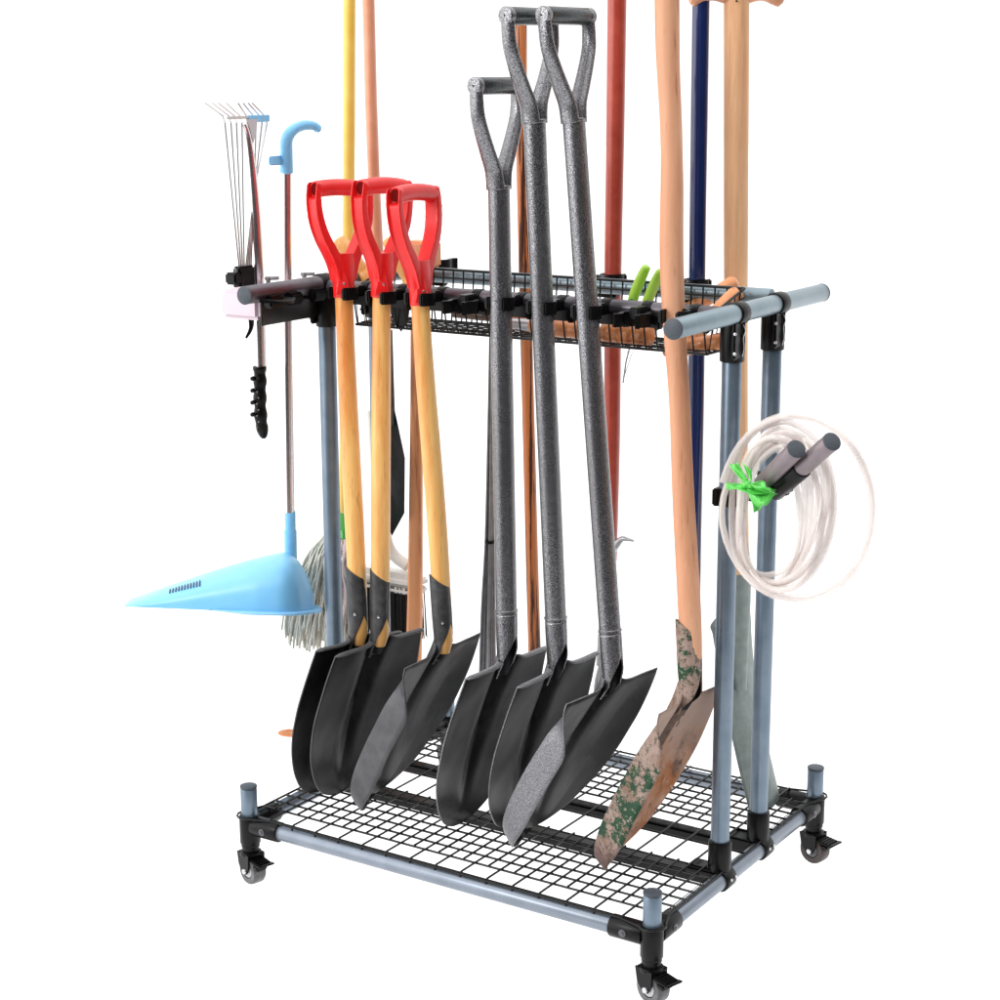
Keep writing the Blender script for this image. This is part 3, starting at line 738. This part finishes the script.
make('nail', 'black', g_, lambda b: rod(b, at(736.5, 1, y=.4130), at(736.5, 1, y=.4110), .0016, n=8, bev=.0003))
def spb(b):
    ctr = [(739, 600, .0), (731, 618, .030), (731, 640, .058), (735, 690, .057), (744, 745, .056), (765, 806, .054)]
    K = 14; rows = []
    L0 = [(733, 603), (712, 624), (713, 634), (718, 662), (734, 745), (751, 817)]; R0 = [(749, 600), (751, 618), (752, 640), (757, 690), (768, 745), (780, 797)]
    Lp = smooth_path([at(a, c_, y=.41+.0003*(800-c_)*.0) for a, c_ in L0], 5); Rp = smooth_path([at(a, c_, y=.49) for a, c_ in R0], 5)
    for l, r_ in zip(Lp, Rp):
        row = []
        for k in range(K+1):
            s = k/K; p = l.lerp(r_, s); p = p+V(.010, -.004, 0)*math.sin(PI*s)+V(-.012, .004, 0)*math.exp(-((s-.5)/.13)**2)*max(0, (p.z-.15)/.2)
            row.append(b.verts.new(p))
        rows.append(row)
    for i in range(len(rows)-1):
        for k in range(K): b.faces.new((rows[i][k], rows[i][k+1], rows[i+1][k+1], rows[i+1][k]))
o = make('blade', 'greysteel', par, spb); md = o.modifiers.new('thick', 'SOLIDIFY'); md.thickness = .002
make('socket', 'greysteel', par, lambda b: tube(b, path_px([(738, 572), (738.5, 600), (739, 640), (741, 690)], .432), lambda t: .0195-.011*t*t, n=24))
# brown stick on the tray, poking out at the left
par = thing('wooden_stick', V(-.72, .262, .03), 'brown wooden stick tip poking out left of the black blades above the tray', 'stick')
make('stick', 'orangewood', par, lambda b: tube(b, [at(278, 733, z=.034), at(281, 733, z=.034), at(288, 733, z=.034), at(300, 733.5, z=.034), V(-.70, .27, .031), V(-.60, .30, .030)], lambda t: .0018+.0052*min(1, t*3), n=14))
# clip on the back rail (unused)
clip(-.600, .40, .822, empty=True, back=True)
for x, yy in ((-.296, .40), (-.157, .40)): clip(x, yy, .806, r=.0150, back=True)

# ================================================================== BASKET CONTENTS
def trowel(a, b_, label, grp=None, m='orangewood', r=.0125, blade=None, nm='hand_trowel'):
    par = thing(nm, (a+b_)/2, label, 'hand tool', grp)
    d = (b_-a).normalized()
    def hd(b):
        n_ = 20; P = [a+(b_-a)*t for t in [0, .02, .06, .15, .3, .33, .36, .5, .7, .73, .76, .9, .96, 1]]
        R = [.55, .8, .95, 1, .97, .90, .97, 1, .98, .90, .98, .95, .85, .5]
        x, y = basis(d); rows = [[b.verts.new(p+(x*math.cos(2*PI*j/n_)+y*math.sin(2*PI*j/n_))*r*k) for j in range(n_)] for p, k in zip(P, R)]
        for i in range(len(P)-1):
            for j in range(n_): b.faces.new((rows[i][j], rows[i][(j+1) % n_], rows[i+1][(j+1) % n_], rows[i+1][j]))
        b.faces.new(rows[0][::-1]); b.faces.new(rows[-1])
    make('handle', m, par, hd)
    if blade:
        e = b_+d*.045
        make('ferrule', 'hub', par, lambda b: tube(b, [b_-d*.004, b_+d*.02, e], lambda t: .0095-.003*t, n=14))
        def bl(b):
            w = d.cross(V(0, 0, 1)).normalized(); K = 10; rows = []
            for i in range(K+1):
                t = i/K; ww = .028*math.sin(PI*min(1, .25+t*.75))**.6+.001; c = e+d*(blade*t)
                rows.append([b.verts.new(c+w*ww*s+V(0, 0, 1)*(.010*s*s)) for s in (-1, -.6, -.2, .2, .6, 1)])
            for i in range(K):
                for j in range(5): b.faces.new((rows[i][j], rows[i][j+1], rows[i+1][j+1], rows[i+1][j]))
        o = make('blade', 'frog', par, bl); o.modifiers.new('t', 'SOLIDIFY').thickness = .0015
    return par
YT = .255
trowel(at(652, 336, y=YT), at(602, 331.5, y=YT), 'orange wooden handle lying in the basket under the lime shears', m='orangewood', r=.0165, nm='hand_fork')
trowel(at(592, 331, y=YT+.01), at(530, 325, y=YT+.01), 'hand trowel with orange handle and grey ferrule lying in basket behind grey shovels', r=.0135, blade=.09)
trowel(at(574, 323, y=YT+.05), at(505, 318, y=YT+.05), 'orange wooden tool handle lying at the back of the basket', r=.0120, nm='hand_tool')
trowel(at(740, 291, y=.33), at(680, 348, y=.30), 'salmon wooden handle with round tip leaning at basket right end, lower one', m='salmon', r=.0125, nm='hand_rake')
trowel(at(737, 281, y=.36), at(684, 312, y=.34), 'salmon wooden handle with cut tip resting over the basket rim, upper one', m='salmon', r=.0105, nm='hand_hoe')
trowel(at(735, 338, y=.26), at(664, 352, y=.25), 'brown wooden handle lying on basket bottom under the silver bar', m='orangewood', r=.0115, nm='hand_tool')
trowel(at(338, 239, y=.29), at(372, 285, y=.30), 'light wooden hand tool handle tip seen through the first red grip', m='oak', r=.0125, nm='hand_tool')
trowel(at(388, 238, y=.30), at(415, 290, y=.31), 'light wooden hand tool handle seen through the middle red grip', m='oak', r=.0120, nm='hand_tool')
trowel(at(392, 262, y=.35), at(360, 290, y=.31), 'short orange wooden handle lying between the first two red grips', m='salmon', r=.0110, nm='hand_tool')
par = thing('wooden_block', at(423, 262, y=.31), 'brown wooden mallet head seen through the rightmost red grip', 'mallet')
make('head', 'salmon', par, lambda b: box(b, at(422, 254, y=.31), (.050, .036, .040), bev=.004))
make('handle', 'oak', par, lambda b: rod(b, at(418, 262, y=.31), at(404, 300, y=.30), .010))
# black hand shovel blade hanging under the basket
par = thing('hand_hoe', at(390, 310, y=.24), 'black triangular hand hoe blade under the middle clips', 'hand hoe')
make('blade', 'blade', par, lambda b: prism(b, path_px([(386, 288), (412, 290), (412, 330), (437, 336), (428, 300), (401, 331)][:3]+path_px.__defaults__ if False else [(384, 290), (412, 292), (408, 322), (401, 332), (392, 318)], .235), FW, .003))
# lime shears
par = thing('pruning_shears', at(640, 320, y=.28), 'green pruning shears with two lime handles sticking up from the basket', 'shears')
for l in ([(647, 266), (642, 276), (634, 296), (631, 312)], [(661, 270), (655, 283), (648, 300), (643, 316)]):
    def lh(b):
        P = smooth_path(path_px(l, .285), 5)
        sweep(b, P, circ(.0085, 14, .0062), scale=lambda t: .85+.3*math.sin(PI*t) if t > .02 else .6)
    make('handle', 'lime', par, lh)
def gb(b):
    box(b, at(640, 315, y=.285), (.050, .014, .034), bev=.006)
    tube(b, smooth_path(path_px([(628, 300), (636, 322), (650, 330), (662, 318)], .275), 5), .0065, n=10)
make('body', 'green', par, gb)
par = thing('wire_hook', at(628, 360, y=.30), 'thin grey wire hook dangling below the basket beside the red pole', 'hook')
make('wire', 'hub', par, lambda b: [tube(b, path_px([(630, 346), (626, 362), (623, 383)], .30), .0012, n=6), tube(b, path_px([(627, 352), (632.5, 352), (625, 374), (623, 383)], .30), .0007, n=5)])

# ================================================================== LEFT SIDE: BOX BEAM, RAKE, DUSTPAN
def beam(b):
    box(b, (-.7275, .1370, .7765), (.074, .152, .042), bev=.006)
bo = make('mounting_box', 'palepink', rack, beam)
make('side_panel', 'darkface', bo, lambda b: box(b, (-.6895, .140, .7700), (.004, .148, .044), bev=.001))
for yy in (.120, .175): make('clip_block', 'black', rack, lambda b: box(b, (-.672, yy, H-.012), (.016, .030, .018), bev=.003))
def lclip(b):
    box(b, (-.672, .075, H-.012), (.016, .030, .018), bev=.003)
    P = [V(-.676, .05, H-.008), V(-.660, .062, H-.010), V(-.656, .085, H-.012), V(-.668, .105, H-.010)]
    sweep(b, smooth_path(P, 4), [(-.009, -.002), (.009, -.002), (.009, .002), (-.009, .002)])
make('tool_clip', 'black', rack, lclip)
for (px, py) in ((268, 272), (304, 268)):
    c = at(px, py, x=-.762)
    make('screw', 'greyrod', bo, lambda b: [rod(b, c+V(-.006, 0, -.010), c+V(.014, .008, -.009), .0030, n=10, bev=.0005), rod(b, c+V(.0, 0, -.008), c+V(.0, 0, -.024), .0035, n=8, bev=.0005)])
XL = -.782
par = thing('leaf_rake', at(261, 440, x=XL), 'small steel leaf rake hanging head up with black grip at far left', 'rake')
make('pole', 'plum', par, lambda b: tube(b, smooth_path([at(a, c_, x=XL) for a, c_ in [(261, 372), (260, 340), (259, 300), (257.5, 260), (255.5, 215), (252, 170), (248, 138), (244, 124)]], 6), lambda t: .0088-.0052*max(0, t-.55)/.45, n=20))
def rgrip(b):
    P = smooth_path([at(a, c_, x=XL) for a, c_ in [(259.5, 366), (260, 380), (260, 400), (261, 420), (264, 438)]], 6)
    tube(b, P, lambda t: .0098+.0010*math.sin(t*30)*(1 if t < .9 else 0) if t < .8 else .0100*(1-((t-.8)/.2)**2*.65), n=18)
    for k in range(4): rod(b, at(254, 378+k*12, x=XL-.003), at(251.5, 379+k*12, x=XL-.003), .0035, n=10, bev=.001)
gg = make('grip', 'black', par, rgrip)
for k in range(8): make('stud', 'chrome', gg, lambda b: rod(b, at(257+(k % 2)*1.5, 392+k*6, x=XL+.0085), at(257+(k % 2)*1.5, 392+k*6, x=XL+.0098), .0012, n=8, bev=.0003))
def hubf(b):
    c = at(244, 277, x=XL); box(b, c, (.016, .036, .034), bev=.003); box(b, c+V(0, -.024, 0), (.022, .016, .018), bev=.003)
def latch(b):
    sweep(b, smooth_path([at(251, 315, x=XL), at(251, 328, x=XL), at(246, 338, x=XL)], 5), circ(.0065, 12, .004), scale=lambda t: 1-.7*t)
hb_ = make('hub', 'black', par, hubf)
make('latch', 'black', par, latch)
make('screw', 'chrome', hb_, lambda b: rod(b, at(235, 270.5, x=XL+.012), at(235, 270.5, x=XL+.0145), .003, n=10, bev=.0005))
tops = [(225, 123), (231, 123), (236.5, 123), (242, 123), (249, 124), (256, 124), (262, 123.5), (267, 123.5)]
tips = [(205, 101), (212, 101), (218, 101), (226, 101), (238, 101), (243, 101), (248, 101), (252, 101)]
for i, (a, e) in enumerate(zip(tops, tips)):
    base = (239+i*1.7, 266)
    def tine(b):
        p1, p2 = at(*base, x=XL), at(a[0], a[1], x=XL); p3 = at(a[0]-2, a[1]-7, x=XL-.012); p4 = at(e[0], e[1]+2, x=XL-.02)
        if i >= 4: p0 = at(254.5, 190, x=XL); tube(b, [p1, p1.lerp(p0, .5), p0, p2, p3, p4], .0013, n=6)
        else: tube(b, [p1, p2, p3, p4], .0013, n=6)
    make('tine', 'chrome', par, tine)
make('brace', 'whitepl', par, lambda b: box(b, at(240, 117.5, x=XL), (.004, .060, .004), bev=.0008))
make('brace', 'bluepl', par, lambda b: box(b, at(258, 118.5, x=XL), (.005, .050, .010), bev=.001))
make('head_plate', 'steel', par, lambda b: prism(b, [at(246, 119, x=XL+.002), at(257, 119, x=XL+.002), at(256, 132, x=XL+.002), at(253, 143, x=XL+.002), at(249, 128, x=XL+.002)], V(1, 0, 0), .002))

par = thing('dustpan', at(250, 612, x=XL), 'sky blue long handled dustpan with steel rod and hooked handle at far left', 'dustpan')
rodp = [at(286.5, 168, x=XL), at(287, 330, x=XL), at(289.5, 512, x=XL)]
make('rod', 'plum', par, lambda b: tube(b, rodp, .0084, n=24))
def hook(b):
    P = [at(a, c_, x=XL+.006*k) for k, (a, c_) in enumerate([(286.5, 172), (286.3, 152), (287, 139), (293, 130), (303, 125.5), (314, 126), (320, 131)])]
    sweep(b, smooth_path(P, 6), circ(.0100, 18, .0108), scale=lambda t: 1-.40*t if t < .97 else .4)
    box(b, at(276, 160.5, x=XL), (.006, .032, .014), bev=.002)
make('hook_handle', 'bluepl', par, hook)
make('socket', 'bluepl', par, lambda b: [tube(b, [at(290, 511, x=XL), at(290.3, 535, x=XL)], .0088, n=20), tube(b, [at(290.3, 530, x=XL), at(291, 570, x=XL)], .0100, n=20)])
# pan: hood-shaped shell, axis to the left
PB = at(291, 588, x=XL); ax = V(-.80, -.60, 0).normalized(); side = (CAM-PB).normalized(); side = (side+V(0, 0, -.085)).normalized(); upv = V(0, 0, 1)
ax = (-RT+V(0, 0, .03)).normalized()
Lp = .298
def pan(b):
    K, N = 40, 28; rows = []
    for i in range(K+1):
        t = i/K                                  # 0 back .. 1 lip
        x = -.036+(Lp-.0)*t
        wd = .100*(math.sin(PI/2*min(1, (t+.02)/.22))**.6)*(1-.30*max(0, t-.3)/.7)
        hg = .091*(math.sin(PI/2*min(1, (t+.01)/.16))**.6)*(1-.985*(max(0, t-.13)/.87)**1.22)+.001
        row = []
        for j in range(N+1):
            a = PI*j/N; cs, sn = math.cos(a), math.sin(a)
            px_ = abs(cs)**.8*math.copysign(1, cs); pz = abs(sn)**.72
            p = PB+ax*x+side*wd*px_+upv*(hg*pz-.032)
            row.append(b.verts.new(p))
        rows.append(row)
    for i in range(K):
        for j in range(N):
            b.faces.new((rows[i][j], rows[i][j+1], rows[i+1][j+1], rows[i+1][j]))
    ol = [rows[i][0] for i in range(int(K*.55), -1, -1)] + [rows[i][-1] for i in range(0, int(K*.55)+1)]
    pn = side.cross(ax).normalized(); fl_ = []
    for i, v_ in enumerate(ol):
        t_ = (ol[min(i+2, len(ol)-1)].co-ol[max(i-2, 0)].co).normalized(); o_ = t_.cross(pn)
        cen_ = PB+ax*.06
        if o_.dot(v_.co-cen_) < 0: o_ = -o_
        k = min(1, i/8, (len(ol)-1-i)/8)
        fl_.append((b.verts.new(v_.co+o_*.006*k-upv*.0002), b.verts.new(v_.co+o_*.012*k-upv*.0035*k)))
    for i in range(len(ol)-1):
        b.faces.new((ol[i], ol[i+1], fl_[i+1][0], fl_[i][0])); b.faces.new((fl_[i][0], fl_[i+1][0], fl_[i+1][1], fl_[i][1]))
    # floor of the pan
    for i in range(K): b.faces.new((rows[i][0], rows[i][-1], rows[i+1][-1], rows[i+1][0]))
po = make('pan', 'bluepl', par, pan); md = po.modifiers.new('t', 'SOLIDIFY'); md.thickness = .0018
PANR = dict(K=40)
def slots(b):
    K = 40
    for k in range(11):
        t = .60+.016*k; x = -.036+Lp*t
        hg = .091*(1-.985*(max(0, t-.13)/.87)**1.22)+.001; wd = .100*(1-.30*max(0, t-.3)/.7)
        def sp_(deg):
            a = math.radians(deg); cs, sn = math.cos(a), math.sin(a)
            return PB+ax*x+side*(wd*cs**.8+.0005)+upv*(hg*sn**.72-.032+.0012)
        tube(b, [sp_(40), sp_(48), sp_(56)], .0011, n=6)
make('slots', 'cap', po, slots)

# ================================================================== HOSE HOOKS AND HOSE
YH = .182
def hooks(b): pass
for k, (p0, p1, m0) in enumerate((((762, 484, .160), (796.5, 449, .105), 0), ((778, 488, .165), (832, 441.5, .105), 1))):
    a = at(p0[0], p0[1], y=p0[2]); e = at(p1[0], p1[1], y=p1[2]); d = (e-a).normalized()
    o = make('hook_arm', 'toolrail' if False else 'pipe', rack, lambda b: rod(b, a, e-d*.002, .0118, n=24))
    o.data.materials[0] = M['plumpipe'] if 'plumpipe' in M else M.setdefault('plumpipe', mat('mauve_grey_pipe', (.20, .165, .18), .35, .4, col2=(.24, .20, .215), scale=30))
    make('cap', 'cap', o, lambda b: rod(b, e-d*.002, e+d*.001, .0122, n=24, bev=.001))
    if m0: make('sleeve', 'black', o, lambda b: [rod(b, a-d*.01, a+(e-a)*.46, .0138, n=24, bev=.002), box(b, at(774, 485, y=.165), (.050, .02, .022), bev=.005)])
def brk(b):
    rod(b, (-.006, Y1, .538), (-.006, Y1, .562), .0162, n=24, bev=.002)
    box(b, (-.018, Y1-.004, .550), (.010, .026, .024), bev=.002)
    box(b, (.020, Y1-.012, .560), (.045, .016, .018), bev=.003)
make('hook_bracket', 'black', rack, brk)
make('hook_bracket', 'black', rack, lambda b: rod(b, (-.006, Y2, .538), (-.006, Y2, .562), .0162, n=24, bev=.002))
hose = thing('hose', at(780, 600, y=YH), 'clear pinkish coiled hose tied with green ribbon hanging on the right hooks', 'hose')
def coil(b):
    loops = [(797, 508, 77, 95, -.05), (796, 508, 76, 93, -.04), (779, 507, 56, 87, .05), (781, 507, 44, 76, .10), (782, 512, 49, 74, .22), (775, 510, 36, 80, .05), (783, 505, 42, 70, .30), (772, 512, 34, 74, .02), (778, 514, 44, 78, -.06), (786, 516, 46, 74, .16), (770, 515, 30, 70, -.02), (776, 508, 40, 84, .12)]
    P = []; n = 40
    for i, l in enumerate(loops):
        nx = loops[(i+1) % len(loops)] if i < len(loops)-1 else l
        for k in range(n):
            f = k/n; f2 = max(0, (f-.55)/.45); f2 = f2*f2*(3-2*f2); c = [l[m]*(1-f2)+nx[m]*f2 for m in range(5)]
            a = -PI*.9+2*PI*f
            ex, ey = c[2]*math.cos(a), c[3]*math.sin(a)
            # tied at the left: strands gather there
            g = max(0, -math.cos(a))**3
            x = c[0]+ex*math.cos(c[4])-ey*math.sin(c[4]); y = c[1]+ex*math.sin(c[4])+ey*math.cos(c[4])
            x = x*(1-g*.35*(i > 0))+(746+1.6*(i % 5))*g*.35*(i > 0)
            dep = YH-.022+.0035*((i*3) % 8)
            P.append(at(x, y, y=dep+.012*math.sin(a*2+i)))
    for _ in range(2): P = [P[0]]+[(P[i-1]+P[i]*2+P[i+1])/4 for i in range(1, len(P)-1)]+[P[-1]]
    tube(b, P, .0044, n=10)
make('coil', 'hose', hose, coil)
def ribbon(b):
    Yr = .128
    k = at(747, 484, y=Yr)
    def fan(pts_a, pts_b, n=9, amp=.006):
        rows = []
        for i in range(7):
            t = i/6; row = []
            for j in range(n+1):
                s = j/n; A = Vector(pts_a[0]).lerp(Vector(pts_b[0]), s); B = Vector(pts_a[1]).lerp(Vector(pts_b[1]), s)
                p = A.lerp(B, t); p = p+V(.3, -1, 0)*amp*math.sin(s*9+t*4)*t*1.2+V(0, 0, 1)*.002*math.sin(s*14)*t
                row.append(b.verts.new(p))
            rows.append(row)
        for i in range(6):
            for j in range(n): b.faces.new((rows[i][j], rows[i][j+1], rows[i+1][j+1], rows[i+1][j]))
    A = lambda x, y: at(x, y, y=Yr)
    fan((A(748, 482), A(776, 496)), (A(746, 487), A(754, 514)), 12, .008)
    fan((A(750, 483), A(762, 481)), (A(750, 488), A(778, 495)), 6, .003)
    fan((A(745, 484), A(729, 466)), (A(749, 482), A(737, 463)), 6, .003)
    fan((A(745, 483), A(726, 485)), (A(746, 488), A(727, 490)), 4, .002)
    fan((A(750, 480), A(742, 462)), (A(752, 482), A(751, 470)), 4, .002)
    for (x, y, r) in ((747, 484, .006), (750, 486, .0045), (744, 486, .004)):
        t = bmesh.new(); bmesh.ops.create_icosphere(t, subdivisions=2, radius=r)
        mp_ = {v_: b.verts.new(A(x, y)+v_.co*(1+.25*math.sin(v_.co.x*900+v_.co.z*700))) for v_ in t.verts}
        for f in t.faces: b.faces.new([mp_[v_] for v_ in f.verts])
        t.free()
    # strap round the bundle
    c = at(752, 486, y=.150)
    sweep(b, [c+V(.030*math.cos(a), .026*math.sin(a), .003*math.sin(a*2)) for a in [2*PI*i/24 for i in range(25)]], [(-.006, -.0005), (.006, -.0005), (.006, .0005), (-.006, .0005)])
o = make('ribbon', 'brightgreen', hose, ribbon); md = o.modifiers.new('t', 'SOLIDIFY'); md.thickness = .0006

# ================================================================== CASTERS
def caster(x, y, ang, tyre):
    ca, sa = math.cos(ang), math.sin(ang); f = V(ca, sa, 0); s = V(-sa, ca, 0); z0 = -.034
    wc = V(x, y, -.0715)+f*.004; r = .0222
    def fork(b):
        rod(b, (x, y, z0-.010), (x, y, z0+.004), .0125, n=24, bev=.002); rod(b, (x, y, z0-.016), (x, y, z0-.008), .0165, n=28, bev=.003)
        for q in (-1, 1):
            pts = [V(x, y, z0-.010)-f*.016, V(x, y, z0-.010)+f*.015, wc+f*.010+V(0, 0, .008), wc+f*.004-V(0, 0, .004), wc-f*.007-V(0, 0, .003), V(x, y, z0-.03)-f*.012]
            prism(b, [p+s*q*.0135 for p in pts], s, .0028)
        box(b, V(x, y, z0-.012), (.032, .028, .006), ax=(f, s, V(0, 0, 1)), bev=.002)
    cst = make('caster', 'black', rack, fork)
    def wheel(b):
        N = 32; prof = [(-.0105, r*.55), (-.0110, r*.90), (-.0085, r*.985), (-.003, r), (.003, r), (.0085, r*.985), (.0110, r*.90), (.0105, r*.55)]
        rows = [[b.verts.new(wc+s*a+(f*math.cos(2*PI*j/N)+V(0, 0, 1)*math.sin(2*PI*j/N))*q) for j in range(N)] for a, q in prof]
        for i in range(len(prof)-1):
            for j in range(N): b.faces.new((rows[i][j], rows[i][(j+1) % N], rows[i+1][(j+1) % N], rows[i+1][j]))
    make('tyre', tyre, cst, wheel)
    make('hub', 'hub' if tyre != 'darktyre' else 'tyre', cst, lambda b: rod(b, wc-s*.0106, wc+s*.0106, r*.52, n=24, bev=.002))
    make('axle', 'chrome', cst, lambda b: rod(b, wc-s*.0175, wc+s*.0175, .0042, n=12, bev=.001))
    def pedal(b):
        c = V(x, y, z0-.019)+f*.026
        tilt = (f*.99-V(0, 0, 1)*.10).normalized(); up_ = s.cross(tilt) if s.cross(tilt).z > 0 else -s.cross(tilt)
        box(b, c, (.026, .026, .0045), ax=(tilt, s, up_), bev=.0015)
        box(b, c+tilt*.014+up_*.001, (.009, .028, .003), ax=((f*.99+V(0, 0, 1)*.12).normalized(), s, V(0, 0, 1)), bev=.001)
        for k in range(5): box(b, c+tilt*(-.010+.005*k)+up_*.0028, (.0016, .021, .0014), ax=(tilt, s, up_), bev=.0004)
        box(b, c-up_*.008-tilt*.004, (.022, .020, .010), ax=(tilt, s, up_), bev=.003)
    make('brake_pedal', 'black', cst, pedal)
caster(-W, 0, math.radians(-17), 'tyregrey'); caster(0, 0, math.radians(-17), 'tyregrey'); caster(0, D, math.radians(-12), 'darktyre'); caster(-W, D, math.radians(-30), 'tyre')
